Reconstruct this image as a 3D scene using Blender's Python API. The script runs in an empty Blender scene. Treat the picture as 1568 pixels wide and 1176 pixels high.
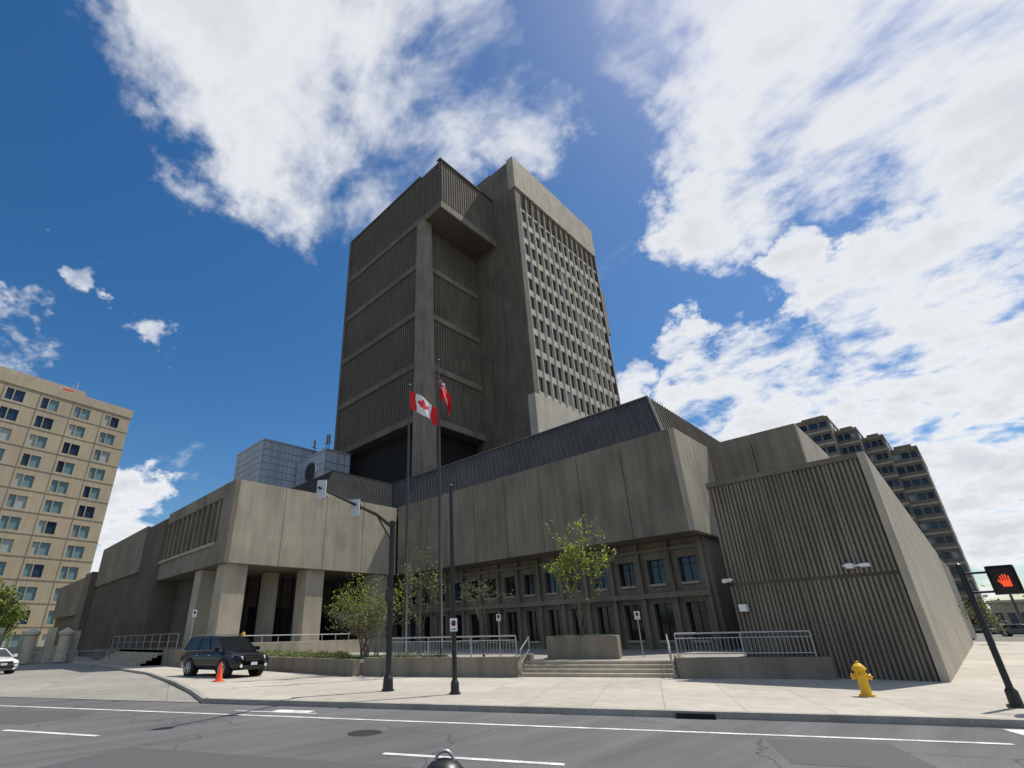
import bpy, math, random
from math import *
from mathutils import Vector, Matrix
random.seed(7)
C=bpy.context.scene.collection
# ---------------------------------------------------------------- materials
def newmat(name):
    m=bpy.data.materials.new(name);m.use_nodes=True
    return m,m.node_tree,m.node_tree.nodes['Principled BSDF']
def simple(name,col,rough=.6,metal=0,emit=0,spec=None):
    m,t,b=newmat(name)
    b.inputs['Base Color'].default_value=(*col,1);b.inputs['Roughness'].default_value=rough;b.inputs['Metallic'].default_value=metal
    if emit:
        b.inputs['Emission Color'].default_value=(*col,1);b.inputs['Emission Strength'].default_value=emit
    return m
def noise_mat(name,c1,c2,scale=1.0,rough=.85,bump=.15,streak=True,fine=40,amp2=.25,stretch=(1,1,.12),rot=0):
    m,t,b=newmat(name);N=t.nodes;L=t.links
    tc=N.new('ShaderNodeTexCoord')
    n1=N.new('ShaderNodeTexNoise');n1.inputs['Scale'].default_value=scale;n1.inputs['Detail'].default_value=4
    L.new(tc.outputs['Object'],n1.inputs['Vector'])
    mp=N.new('ShaderNodeMapping');mp.inputs['Scale'].default_value=stretch if streak else (1,1,1);mp.inputs['Rotation'].default_value=(0,0,rot)
    L.new(tc.outputs['Object'],mp.inputs['Vector'])
    n2=N.new('ShaderNodeTexNoise');n2.inputs['Scale'].default_value=2.2;n2.inputs['Detail'].default_value=4
    L.new(mp.outputs[0],n2.inputs['Vector'])
    n3=N.new('ShaderNodeTexNoise');n3.inputs['Scale'].default_value=fine;n3.inputs['Detail'].default_value=2
    L.new(tc.outputs['Object'],n3.inputs['Vector'])
    mx=N.new('ShaderNodeMix');mx.data_type='FLOAT';mx.inputs[0].default_value=.5
    L.new(n1.outputs[0],mx.inputs[2]);L.new(n2.outputs[0],mx.inputs[3])
    r=N.new('ShaderNodeMapRange');r.inputs[1].default_value=.36;r.inputs[2].default_value=.64
    L.new(mx.outputs[0],r.inputs[0])
    cm=N.new('ShaderNodeMix');cm.data_type='RGBA'
    cm.inputs[6].default_value=(*c1,1);cm.inputs[7].default_value=(*c2,1);L.new(r.outputs[0],cm.inputs[0])
    r2=N.new('ShaderNodeMapRange');r2.inputs[1].default_value=.3;r2.inputs[2].default_value=.7;r2.inputs[3].default_value=1-amp2;r2.inputs[4].default_value=1+amp2
    L.new(n3.outputs[0],r2.inputs[0])
    mu=N.new('ShaderNodeVectorMath');mu.operation='SCALE';L.new(cm.outputs[2],mu.inputs[0]);L.new(r2.outputs[0],mu.inputs['Scale'])
    L.new(mu.outputs[0],b.inputs['Base Color']);b.inputs['Roughness'].default_value=rough
    if bump:
        bp=N.new('ShaderNodeBump');bp.inputs['Strength'].default_value=bump;bp.inputs['Distance'].default_value=.03
        L.new(n3.outputs[0],bp.inputs['Height']);L.new(bp.outputs[0],b.inputs['Normal'])
    return m
def joints(m,ang,sx,sy,w=.02,dark=.55):
    t=m.node_tree;N=t.nodes;L=t.links;b=N['Principled BSDF']
    src=b.inputs['Base Color'].links[0].from_socket
    tc=N.new('ShaderNodeTexCoord');mp=N.new('ShaderNodeMapping');mp.inputs['Rotation'].default_value=(0,0,ang)
    L.new(tc.outputs['Object'],mp.inputs['Vector'])
    br=N.new('ShaderNodeTexBrick');br.offset=0;br.inputs['Scale'].default_value=1
    br.inputs['Brick Width'].default_value=sx;br.inputs['Row Height'].default_value=sy;br.inputs['Mortar Size'].default_value=w
    br.inputs['Color1'].default_value=(1,1,1,1);br.inputs['Color2'].default_value=(.84,.84,.84,1);br.inputs['Mortar'].default_value=(dark,dark,dark,1)
    L.new(mp.outputs[0],br.inputs['Vector'])
    mu=N.new('ShaderNodeMix');mu.data_type='RGBA';mu.blend_type='MULTIPLY';mu.inputs[0].default_value=1
    L.new(src,mu.inputs[6]);L.new(br.outputs['Color'],mu.inputs[7]);L.new(mu.outputs[2],b.inputs['Base Color'])
def cracks(m,scale,w,dark):
    t=m.node_tree;N=t.nodes;L=t.links;b=N['Principled BSDF']
    src=b.inputs['Base Color'].links[0].from_socket
    tc=N.new('ShaderNodeTexCoord');nz=N.new('ShaderNodeTexNoise');nz.inputs['Scale'].default_value=.9;nz.inputs['Detail'].default_value=4
    L.new(tc.outputs['Object'],nz.inputs['Vector'])
    ad=N.new('ShaderNodeMix');ad.data_type='RGBA';ad.blend_type='ADD';ad.inputs[0].default_value=1.2
    L.new(tc.outputs['Object'],ad.inputs[6]);L.new(nz.outputs['Color'],ad.inputs[7])
    v=N.new('ShaderNodeTexVoronoi');v.feature='DISTANCE_TO_EDGE';v.inputs['Scale'].default_value=scale;L.new(ad.outputs[2],v.inputs['Vector'])
    mr=N.new('ShaderNodeMapRange');mr.inputs[1].default_value=0;mr.inputs[2].default_value=w;mr.inputs[3].default_value=dark;mr.inputs[4].default_value=1;L.new(v.outputs['Distance'],mr.inputs[0])
    mu=N.new('ShaderNodeVectorMath');mu.operation='SCALE';L.new(src,mu.inputs[0]);L.new(mr.outputs[0],mu.inputs['Scale']);L.new(mu.outputs[0],b.inputs['Base Color'])
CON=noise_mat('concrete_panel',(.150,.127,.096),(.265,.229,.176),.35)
CON2=noise_mat('concrete_light_and_sunside',(.32,.278,.213),(.47,.415,.32),.5)  # pale concrete; on walls facing -Y its lighter tone paints in grazing sun
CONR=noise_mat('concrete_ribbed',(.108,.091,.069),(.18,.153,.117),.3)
CONT=noise_mat('concrete_tower',(.097,.083,.065),(.148,.128,.100),.12)  # darkest concrete; the shade on the tower's -X faces is put into its colour
FRAME=noise_mat('precast_frame',(.43,.39,.32),(.57,.52,.43),.4)
METR=noise_mat('roof_metal',(.05,.044,.038),(.088,.077,.067),.4,rough=.55,bump=0)
WALK=noise_mat('sidewalk_concrete',(.40,.365,.31),(.53,.49,.425),.25,streak=False,bump=.2,amp2=.12)
PLAZA=noise_mat('plaza_concrete',(.30,.28,.25),(.38,.355,.315),.4,streak=False)
DRIVE=noise_mat('driveway_concrete',(.25,.24,.215),(.35,.335,.30),.2,streak=False)
ASPH=noise_mat('asphalt',(.092,.092,.095),(.15,.15,.153),.18,rough=.9,streak=True,bump=.35,fine=60,amp2=.3,stretch=(.08,.9,1),rot=-atan2(-.902,.432))
GROUND=noise_mat('ground_mix',(.13,.13,.11),(.19,.185,.16),.03,streak=False)
GRASS=noise_mat('grass_cover',(.035,.07,.018),(.075,.12,.035),1.5,streak=False,bump=.8,fine=25,amp2=.5)
KERB=noise_mat('kerb_concrete',(.25,.235,.21),(.37,.35,.31),.8,streak=False)
PAINT=noise_mat('road_paint',(.42,.42,.41),(.8,.8,.78),2.5,streak=False,bump=0,amp2=.3)
GLASS=simple('glass_dark',(.012,.014,.016),.08)
GLASSB=simple('glass_blue',(.15,.25,.28),.15)
GLASSD=simple('glass_navy',(.025,.045,.08),.1)
GLASSL=simple('glass_blind',(.33,.38,.38),.35)
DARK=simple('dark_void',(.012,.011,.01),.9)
BLACK=simple('black_paint',(.014,.014,.015),.4)
POLEC=simple('dark_bronze',(.06,.058,.055),.45,.3)
STEEL=simple('galvanised_steel',(.42,.43,.44),.4,.7)
ALU=simple('aluminium',(.55,.56,.57),.35,.6)
PANEL=simple('grey_panel',(.62,.62,.62),.5)
WHITE=simple('white_paint',(.8,.8,.8),.5)
RED=simple('flag_red',(.68,.012,.02),.75)
FWHITE=simple('flag_white',(.8,.8,.8),.75)
FBLUE=simple('flag_blue',(.02,.03,.25),.75)
ORANGE=simple('cone_orange',(.85,.10,.02),.5)
YEL=noise_mat('hydrant_yellow',(.72,.40,.01),(.82,.50,.02),3,rough=.45,bump=0,streak=False,amp2=.08)
RA=-atan2(-.902,.432)
joints(WALK,RA,1.6,1.6,.012,.6)
joints(PLAZA,0,1.5,1.5,.015,.6)
joints(DRIVE,.3,4.5,4.5,.02,.6)
cracks(ASPH,.22,.006,.45);cracks(DRIVE,.3,.006,.6)
# ---------------------------------------------------------------- mesh builder
class MB:
    def __init__(s): s.v=[];s.f=[];s.m=[];s.mats=[]
    def mi(s,mat):
        if mat not in s.mats: s.mats.append(mat)
        return s.mats.index(mat)
    def face(s,pts,mat):
        i=len(s.v);s.v+= [tuple(p) for p in pts];s.f.append(tuple(range(i,i+len(pts))));s.m.append(s.mi(mat))
    def hexa(s,b,t,mat,skip=()):
        i=len(s.v);s.v+=[tuple(p) for p in b]+[tuple(p) for p in t];n=len(b);k=s.mi(mat)
        if 'bot' not in skip: s.f.append(tuple(i+j for j in reversed(range(n))));s.m.append(k)
        if 'top' not in skip: s.f.append(tuple(i+n+j for j in range(n)));s.m.append(k)
        for j in range(n):
            s.f.append((i+j,i+(j+1)%n,i+n+(j+1)%n,i+n+j));s.m.append(k)
    def box(s,x0,x1,y0,y1,z0,z1,mat):
        s.hexa([(x0,y0,z0),(x1,y0,z0),(x1,y1,z0),(x0,y1,z0)],[(x0,y0,z1),(x1,y0,z1),(x1,y1,z1),(x0,y1,z1)],mat)
    def obox(s,O,U,N,u0,u1,n0,n1,z0,z1,mat):
        def P(u,n,z): return (O[0]+U[0]*u+N[0]*n,O[1]+U[1]*u+N[1]*n,z)
        s.hexa([P(u0,n0,z0),P(u1,n0,z0),P(u1,n1,z0),P(u0,n1,z0)],[P(u0,n0,z1),P(u1,n0,z1),P(u1,n1,z1),P(u0,n1,z1)],mat)
    def tube(s,p,q,r0,r1,mat,n=10,caps=True):
        p=Vector(p);q=Vector(q);d=(q-p)
        if d.length<1e-6: return
        a=d.normalized();u=a.orthogonal().normalized();w=a.cross(u)
        A=[p+(u*cos(2*pi*k/n)+w*sin(2*pi*k/n))*r0 for k in range(n)]
        B=[q+(u*cos(2*pi*k/n)+w*sin(2*pi*k/n))*r1 for k in range(n)]
        s.hexa(A,B,mat,() if caps else('bot','top'))
    def lathe(s,c,prof,mat,n=20):
        for (r0,z0),(r1,z1) in zip(prof[:-1],prof[1:]):
            for k in range(n):
                a=2*pi*k/n;b=2*pi*(k+1)/n
                s.face([(c[0]+r0*cos(a),c[1]+r0*sin(a),c[2]+z0),(c[0]+r0*cos(b),c[1]+r0*sin(b),c[2]+z0),(c[0]+r1*cos(b),c[1]+r1*sin(b),c[2]+z1),(c[0]+r1*cos(a),c[1]+r1*sin(a),c[2]+z1)],mat)
    def ribbed(s,a,b,c,d,nr,depth,mat,duty=.5,rm=None,jit=0):
        a,b,c,d=map(Vector,(a,b,c,d));N=(b-a).cross(d-a).normalized()*depth
        s.face([a,b,c,d],mat)
        for k in range(nr):
            t0=(k+(1-duty)/2)/nr;t1=(k+(1+duty)/2)/nr
            if jit:
                j=random.uniform(-jit,jit)/nr;t0+=j;t1+=j
            bt=[a.lerp(b,t0),a.lerp(b,t1)];tp=[d.lerp(c,t0),d.lerp(c,t1)]
            P=[bt[0],bt[1],tp[1],tp[0]];Q=[p+N for p in P]
            s.hexa(P,Q,rm or mat,('bot',))
    def build(s,name,parent=None,smooth=False,bevel=0):
        me=bpy.data.meshes.new(name);me.from_pydata(s.v,[],s.f)
        for m in s.mats: me.materials.append(m)
        me.polygons.foreach_set('material_index',s.m)
        if smooth: me.polygons.foreach_set('use_smooth',[True]*len(s.f))
        me.update();o=bpy.data.objects.new(name,me);C.objects.link(o)
        if smooth or bevel:
            w=o.modifiers.new('weld','WELD');w.merge_threshold=.0005
        if bevel:
            bv=o.modifiers.new('bev','BEVEL');bv.width=bevel;bv.segments=2;bv.limit_method='ANGLE';bv.angle_limit=.6
        if parent: o.parent=parent
        return o
def empty(name):
    o=bpy.data.objects.new(name,None);o.empty_display_size=.1;C.objects.link(o);return o
E=(.432,-.902);NV=(.902,.432)
def SN(s,n,z=None):
    x=s*E[0]+n*NV[0];y=s*E[1]+n*NV[1]
    return (x,y) if z is None else (x,y,z)
def prism(mb,poly,z0,z1,mat):
    mb.hexa([(*p,z0) for p in poly],[(*p,z1) for p in poly],mat)
def grid(mb,O,U,N,W,z0,nr,rh,cols,w0,w1,depth,wall,glasses,weights=None,sill=None):
    for r in range(nr):
        zb=z0+r*rh
        mb.obox(O,U,N,0,W,-depth,0,zb,zb+w0,wall)
        mb.obox(O,U,N,0,W,-depth,0,zb+w1,zb+rh,wall)
        u=0
        for (a,b) in cols+[(W,W)]:
            if a>u: mb.obox(O,U,N,u,a,-depth,-.004,zb+w0,zb+w1,wall)
            u=b
            if a<b:
                g=random.choices(glasses,weights)[0]
                def P(uu,n,z): return (O[0]+U[0]*uu+N[0]*n,O[1]+U[1]*uu+N[1]*n,z)
                mb.face([P(a,-depth*.8,zb+w0),P(b,-depth*.8,zb+w0),P(b,-depth*.8,zb+w1),P(a,-depth*.8,zb+w1)],g)
                if sill: mb.obox(O,U,N,a-.05,b+.05,-.02,.08,zb+w0-.1,zb+w0-.003,sill)
# ---------------------------------------------------------------- ground
g=MB();g.face([(-1500,-1500,-.16),(1500,-1500,-.16),(1500,1500,-.16),(-1500,1500,-.16)],GROUND);g.build('ground')
r=MB()
poly=[SN(-200,-12),SN(120,-12),SN(120,13.2),SN(-200,13.2)];r.face([(*p,-.12) for p in poly],ASPH)
r.face([(14,-16,-.124),(300,-16,-.124),(300,-3.3,-.124),(14,-3.3,-.124)],ASPH)
r.build('road')
mk=MB()
def strip(s0,s1,n0,n1,z=-.114): mk.face([SN(s0,n0,z),SN(s1,n0,z),SN(s1,n1,z),SN(s0,n1,z)],PAINT)
strip(-120,4.9,11.3,11.42)
for k in range(-13,2):
    strip(-4.3+9.2*k,-1.45+9.2*k,8.3,8.43)
strip(-10.5,-8.0,11.9,12.0);strip(-9.4,-8.3,12.02,12.35)
strip(5.45,5.8,-11,12.8,-.113);strip(9.2,9.5,-11,12.8,-.113)
mk.build('road_marking')
pt=MB()
PATCH=simple('asphalt_patch',(.088,.088,.091),.9)
for (s0,s1,n0,n1) in ((-9,-3.5,6.2,7.7),(1.5,3.2,9.2,11.0),(-17,-14,9,10.8)):
    pt.face([SN(s0,n0,-.117),SN(s1,n0,-.117),SN(s1,n1,-.117),SN(s0,n1,-.117)],PATCH)
pt.build('road_patch')
mh=MB();c0=SN(-5.5,9.9)
mh.lathe((*c0,-.119),[(.34,0.0),(.33,.006),(0,.006)],simple('cast_iron',(.05,.048,.045),.6,.5),28);mh.build('manhole_cover')
sw=MB()
corner=[(6.3,17.1),SN(4.6,13.07),(14.5,-.2),(15.2,-1.4),(16.3,-2.5),(18.0,-3.3),(68,-3.3),(68,120),(11.5,120),(9.6,50),(9.1,33.3),(7.9,25),(7.0,20.2)]
prism(sw,corner,-.15,0,WALK)
def kerbline(mb,pts,w=.17,z=.006):
    for i in range(len(pts)-1):
        p=Vector(pts[i]);q=Vector(pts[i+1]);d=(q-p).normalized();n=Vector((-d.y,d.x))
        mb.hexa([(*(p+n*-.012),-.15),(*(q+n*-.012),-.15),(*(q+n*w),-.15),(*(p+n*w),-.15)],[(*(p+n*-.012),z),(*(q+n*-.012),z),(*(q+n*w),z),(*(p+n*w),z)],KERB)
kb=MB();kerbline(kb,[(9.6,50),(9.1,33.3),(7.9,25),(7.0,20.2),(6.3,17.1),SN(4.6,13.07),(14.5,-.2),(15.2,-1.4),(16.3,-2.5),(18.0,-3.3),(68,-3.3)])
sw.build('sidewalk');kb.build('kerb')
dr=MB();dr.face([(*SN(-12.6,13.12),-.108),(9.2,33.3,-.108),(11.4,120,-.108),(-60,120,-.108),(*SN(-70,13.12),-.108)],DRIVE);dr.build('driveway')
gd=MB();gd.obox((0,0),E,NV,.2,.95,12.93,13.09,-.12,-.02,DARK);gd.build('storm_drain')
pz=MB()
prism(pz,[SN(-5.15,21.56),SN(-5.15,22.9),SN(.66,22.9),SN(.66,21.56),SN(4.9,21.56),(22.1,7.0),(35,7.05),(35,47),(14,47),(14,33),(14.0,22.0),SN(-11.3,21.56)],.0,.5,PLAZA)
pz.build('plaza')
st=MB()
for k in range(4): st.obox((0,0),E,NV,-5.13,.64,21.5+.35*k,22.9,.001+.125*k,.125*(k+1)-(.004 if k==3 else 0),CON2)
st.build('entrance_steps',bevel=.012)
def wallobj(name,fn,bevel=.015):
    m=MB();fn(m);return m.build(name,bevel=bevel)
wallobj('planter_wall',lambda m:(m.obox((0,0),E,NV,-12.0,-5.15,21.2,21.55,-.02,.72,CON),m.box(13.55,13.9,20.2,33,-.02,.66,CON),m.obox((0,0),E,NV,-5.45,-5.15,21.56,24.5,.45,.72,CON)))
wallobj('planter_wall',lambda m:(m.obox((0,0),E,NV,.66,5.35,21.2,21.55,-.02,.66,CON),m.obox((0,0),E,NV,.66,.96,21.56,24,.45,.66,CON)))
wallobj('terrace_wall',lambda m:(m.box(13.95,27,33.2,33.5,.4,1.35,CON2),m.box(12.2,13.8,33.6,64,0,1.0,CON)))
tr=MB();tr.box(13.9,32,33.55,60,.45,1.0,PLAZA)
for k in range(6): tr.box(10.6+.32*k,12.3,42,54,0.002,.16*(k+1),CON2)
tr.build('terrace')
gs=MB();gs.box(13.9,18.2,23.5,33.1,.45,.62,GRASS);gs.obox((0,0),E,NV,-11.4,-5.5,21.56,23.2,.45,.6,GRASS)
gs.build('grass')
# ---------------------------------------------------------------- courthouse
CH=empty('courthouse')
ZS,ZT=6.7,12.95
f=MB()
def panels(mb,axis,fixed,thick,a0,a1,n,z0,z1,mat,gap=.045):
    w=(a1-a0)/n
    for k in range(n):
        p0=a0+k*w+(gap/2 if k else 0);p1=a0+(k+1)*w-(gap/2 if k<n-1 else 0)
        if axis=='y': mb.box(fixed,fixed+thick,p0,p1,z0,z1,mat)
        else: mb.box(p0,p1,fixed,fixed+thick,z0,z1,mat)
panels(f,'y',29.5,.35,10.95,37.6,8,ZS,ZT,CON)
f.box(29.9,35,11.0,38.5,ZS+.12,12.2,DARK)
panels(f,'x',10.6,.34,29.5,35,2,ZS,ZT,CON2)  # end panels paler than the front, sun painted into the -Y side
f.box(29.88,35.2,10.96,46,ZS+.02,ZS+.1,CON)
panels(f,'x',38.0,.35,14.25,29.6,4,ZS,ZT,CON2)  # wing front in the paler mix as painted sun; its -X side stays darker
f.box(13.9,14.24,38.0,54,ZS,8.2,CON);f.box(13.9,14.24,38.0,40.2,8.2,ZT,CON);f.box(13.9,14.24,40.2,54,11.9,ZT,CON)
f.box(14.6,14.9,40.2,54,8.2,11.9,CONR)
f.box(13.75,14.6,40.2,54,8.2,8.42,CON2)
for k in range(11): f.box(13.95,14.6,40.9+k*1.25,41.2+k*1.25,8.43,11.9,CON)
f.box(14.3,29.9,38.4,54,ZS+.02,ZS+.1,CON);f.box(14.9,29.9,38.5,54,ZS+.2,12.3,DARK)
f.box(13.9,30,54,80,0,12.6,CONR)
f.ribbed((13.88,60,0.5),(13.88,54.1,0.5),(13.88,54.1,12.5),(13.88,60,12.5),16,.12,CONR)
f.ribbed((13.88,79.9,0.5),(13.88,60.1,0.5),(13.88,60.1,7.9),(13.88,79.9,7.9),40,.1,CONR)
for k in range(5): f.box(13.6,13.88,60.02+4*k,63.98+4*k,8.0,12.7,CON)
f.box(13.0,30,80,84,0,9.9,CONR);f.box(13.9,30,84,106,0,9.6,CONR)
for k in range(5): f.box(13.4,13.88,84.02+4.4*k,88.36+4.4*k,5,9.8,CON)
f.build('podium_fascia',CH)
ro=MB()
ro.box(30,60,11.0,58,12.3,12.6,CON);ro.box(14.3,30,38.4,80,12.31,12.55,CON)
zb,zt=12.55,17.0
A=(30.3,11.5);B=(30.3,39.6);Cc=(21.8,39.6);D=(21.8,60)
a=(32.8,13.1);b=(32.8,43.0);c=(25.2,43.0);d=(25.2,57)
ro.ribbed((*B,zb),(*A,zb),(*a,zt),(*b,zt),62,.09,METR,.16)
ro.ribbed((*A,zb),(48,11.5,zb),(48,13.1,zt),(*a,zt),36,.09,CONR,.16)  # metal slopes facing -Y get lighter concrete colours as painted sun
ro.ribbed((*Cc,zb),(*B,zb),(*b,zt),(*c,zt),22,.09,CONR,.3,rm=CON)
ro.ribbed((*D,zb),(*Cc,zb),(*c,zt),(*d,zt),44,.09,METR,.16)
ro.face([(*a,zt),(60,13.1,zt),(60,57,zt),(*d,zt),(*c,zt),(*b,zt)],METR)
ro.face([(*D,zb),(*d,zt),(60,57,zt),(60,60,zb)],METR)
for (p,q) in ((a,b),(b,c),(c,d)): ro.tube((*p,zt+.02),(*q,zt+.02),.11,.11,METR,6)
ro.tube((*A,zb),(*a,zt),.11,.11,METR,6)
ro.build('mansard_roof',CH)
bx=MB()
panels(bx,'y',35.0,.3,5.4,10.6,2,.4,13.1,CON);panels(bx,'x',5.38,.3,35.3,44,2,.4,13.1,CON2);bx.box(35.31,44,5.7,11,.4,12.6,CON)  # -Y side paler than the -X front, sunlit tone set by colour
bx.build('stair_block',CH)
fa=MB()
cols=[(.45+2.0*k,1.6+2.0*k) for k in range(17)]
O=(31.9,11.3);U=(0,1);N=(-1,0)
grid(fa,O,U,N,34.6,.5,1,3.1,cols,.5,2.55,.45,CON,[GLASS,GLASS,GLASSD])
grid(fa,O,U,N,34.6,3.6,1,3.1,cols,.6,2.05,.45,CON,[GLASS,GLASSD])
for k in range(18):
    fa.obox(O,U,N,-.06+2*k,.12+2*k,.004,.3,.5,6.68,CON)
fa.obox(O,U,N,-.1,34.6,.3,.42,3.35,3.65,CON)
fa.obox(O,U,N,-.1,34.6,.002,.25,6.1,6.3,CON)
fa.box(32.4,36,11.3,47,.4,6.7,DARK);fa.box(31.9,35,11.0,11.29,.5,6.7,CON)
for k in range(17):
    for zz,hh in ((1.0,2.05),(4.2,1.45)):
        fa.obox(O,U,N,.5+2*k,1.55+2*k,-.1,.14,zz-.14,zz-.01,CON2)
        fa.obox(O,U,N,1.0+2*k,1.04+2*k,-.35,-.3,zz,zz+hh,BLACK)
        fa.obox(O,U,N,.45+2*k,1.6+2*k,-.35,-.3,zz+hh*.72,zz+hh*.72+.04,BLACK)
fa.build('window_facade',CH)
co=MB()
for (x0,x1,y0,y1) in ((14.25,15.9,38.35,40.0),(20.8,22.4,38.35,40.0),(27.5,29,38.35,40),(14.25,15.5,43.3,44.7),(19.2,20.2,42,43.2)):
    co.box(x0,x1,y0,y1,.95,ZS-.006,CON2)
co.box(16,36,47,47.5,.9,ZS+.2,CONR)
for k in range(14): co.box(16.3+k*1.1,16.42+k*1.1,46.86,47,1,ZS-.01,BLACK)
for k in range(5): co.box(17.5+k*2.4,19.4+k*2.4,46.9,46.99,1,4.2,GLASS)
co.ribbed((15.95,54,1),(15.95,47,1),(15.95,47,ZS),(15.95,54,ZS),18,.08,CONR);co.box(15.97,19.4,47.6,54,1,ZS,CONR)
co.build('colonnade',CH,bevel=.03)
rw=MB()
y0,y1,H=1.66,7.1,7.2
rw.hexa([(22.15,1.86,0),(62,2.5,0),(62,7.0,0),(22.15,7.0,0)],[(22.15,1.86,7.0),(62,2.5,7.0),(62,7.0,7.0),(22.15,7.0,7.0)],CONR)
rw.ribbed((22.12,y1,0),(22.12,y0+.25,0),(22.12,y0+.25,3.08),(22.12,y1,3.08),36,.07,CONR,.55,rm=CON,jit=.14)
rw.ribbed((22.12,y1,3.2),(22.12,y0+.25,3.2),(22.12,y0+.25,7.02),(22.12,y1,7.02),36,.07,CONR,.55,rm=CON,jit=.14)
rw.box(21.99,22.3,y0+.22,y1,7.03,H+.02,CONR)
L0=Vector((21.98,y0));dirv=Vector((40,.72)).normalized();nn=Vector((dirv.y,-dirv.x))
U=(dirv.x,dirv.y);N=(nn.x,nn.y)
for k in range(5): rw.obox(L0,U,N,8*k+(.02 if k else 0),8*k+7.98,-.22,0,0,H,CON2)  # side wall lighter than the ribbed front: grazing sun put into its colour
rw.build('ribbed_wing',CH)
lw=MB();lw.box(62.3,92,3.0,14,0,8.2,CON);lw.build('rear_wing',CH)
sc=MB()
sc.box(21.6,21.95,3.0,3.2,3.35,3.5,WHITE);sc.tube((21.8,3.3,3.45),(21.75,2.75,3.42),.03,.03,WHITE,8);sc.box(21.5,21.85,2.55,2.8,3.36,3.46,WHITE)
sc.box(21.75,22.0,6.6,6.85,2.15,2.4,WHITE);sc.tube((21.8,6.9,3.3),(21.5,7.1,3.25),.06,.08,WHITE,10)
sc.build('security_light',CH)
# tower
tw=MB()
X1=36.0;Ya,Yb=42.0,61.3;ZTL=66.3
levels=[25.5,33.0,41.0,49.0,57.0]
tops=levels[1:]+[ZTL]
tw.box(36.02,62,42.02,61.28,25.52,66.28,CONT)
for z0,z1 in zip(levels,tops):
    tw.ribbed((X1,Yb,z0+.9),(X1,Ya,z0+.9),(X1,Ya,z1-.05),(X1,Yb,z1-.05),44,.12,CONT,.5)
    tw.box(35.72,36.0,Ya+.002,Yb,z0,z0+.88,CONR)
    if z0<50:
        tw.ribbed((X1,Ya,z0+.9),(47.4,Ya,z0+.9),(47.4,Ya,z1-.05),(X1,Ya,z1-.05),24,.12,CONR,.5)  # same ribs in a lighter mix than the -X face, painting in sun
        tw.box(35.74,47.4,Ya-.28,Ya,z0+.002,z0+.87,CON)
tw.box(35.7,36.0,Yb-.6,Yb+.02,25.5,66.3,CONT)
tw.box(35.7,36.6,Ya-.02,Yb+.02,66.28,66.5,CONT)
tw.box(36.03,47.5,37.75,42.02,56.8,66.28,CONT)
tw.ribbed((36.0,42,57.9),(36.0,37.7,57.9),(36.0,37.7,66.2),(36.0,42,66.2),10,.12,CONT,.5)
tw.ribbed((36.0,37.7,57.9),(47.4,37.7,57.9),(47.4,37.7,66.2),(36.0,37.7,66.2),24,.10,CONR,.4)  # cantilever side lighter than its -X face, as painted sunlight
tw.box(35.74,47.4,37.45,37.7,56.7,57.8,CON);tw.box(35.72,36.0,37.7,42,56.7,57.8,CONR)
tw.box(35.7,47.5,37.44,38.2,66.28,66.5,CONT)
tw.hexa([(35.2,40.5,17),(37.4,40.5,17),(37.4,42.6,17),(35.2,42.6,17)],[(35.5,40.8,56.6),(36.9,40.8,56.6),(36.9,42.4,56.6),(35.5,42.4,56.6)],CON)
tw.box(37.4,60,43.6,60.2,16.9,25.5,DARK)  # near-black box paints the shade of the void under the tower
tw.build('tower_block',CH)
t2=MB()
XT,YT,ZTT=47.5,33.1,72.6
t2.box(XT+.3,70.9,34.1,60,17,72.2,CONT)
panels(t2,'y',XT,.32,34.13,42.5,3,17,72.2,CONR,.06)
for zz in (25,33,41,49,57,65): t2.box(XT-.02,XT+.1,34.2,42.4,zz,zz+.05,CONT)
t2.box(XT+.01,XT+.5,37.8,60,66,72.58,CONT)
t2.box(XT-.03,71.3,32.95,34.1,17,29.7,FRAME)
t2.box(XT,XT+1.0,33.0,34.1,29.71,65.9,CONR);t2.box(XT+1.0,XT+1.1,33.4,34.1,29.7,65.8,DARK)
w=(71.4-XT)/5
for k in range(5): t2.box(XT-.05+k*w+(.03 if k else 0),XT-.05+(k+1)*w-.03,32.85,34.1,66.0,72.6,CON2)  # parapet paler than on the -X side, sun painted in
t2.box(XT+.2,71,34.1,60,72.2,72.5,CON)
W=71.3-XT-1.1;O=(XT+1.1,33.1);U=(1,0);N=(0,-1);nc=14;cw=W/nc
rows=10;rh=3.27
cols=[(cw*k+.24,cw*(k+1)-.24) for k in range(nc)]
grid(t2,O,U,N,W,29.7,rows,rh,cols,.7,2.95,.3,FRAME,[GLASS,GLASS,GLASSD,GLASSL],[6,3,3,.6])
for k in range(nc+1): t2.obox(O,U,N,cw*k-.09,cw*k+.09,.004,.12,29.7,62.4,FRAME)
t2.obox(O,U,N,0,W,-.99,-.31,29.7,62.4,CONT)
for k in range(nc): 
    t2.obox(O,U,N,cw*k-.16,cw*k+.16,-.9,.1,62.4,65.95,CON)
    t2.hexa([(O[0]+cw*(k+.5)-.3,33.5,62.4),(O[0]+cw*(k+.5)+.3,33.5,62.4),(O[0]+cw*(k+.5)+.3,34,62.4),(O[0]+cw*(k+.5)-.3,34,62.4)],[(O[0]+cw*(k+.5)-.5,33.25,65.9),(O[0]+cw*(k+.5)+.5,33.25,65.9),(O[0]+cw*(k+.5)+.5,34,65.9),(O[0]+cw*(k+.5)-.5,34,65.9)],CON)
t2.obox(O,U,N,0,W,-1.0,-.9,62.4,66,GLASS)
t2.box(71.0,71.35,33.0,60,17,72.58,CONT)
t2.box(71.35,73.6,33.6,38,50,59.5,CON)
t2.build('tower_shaft',CH)
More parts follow.
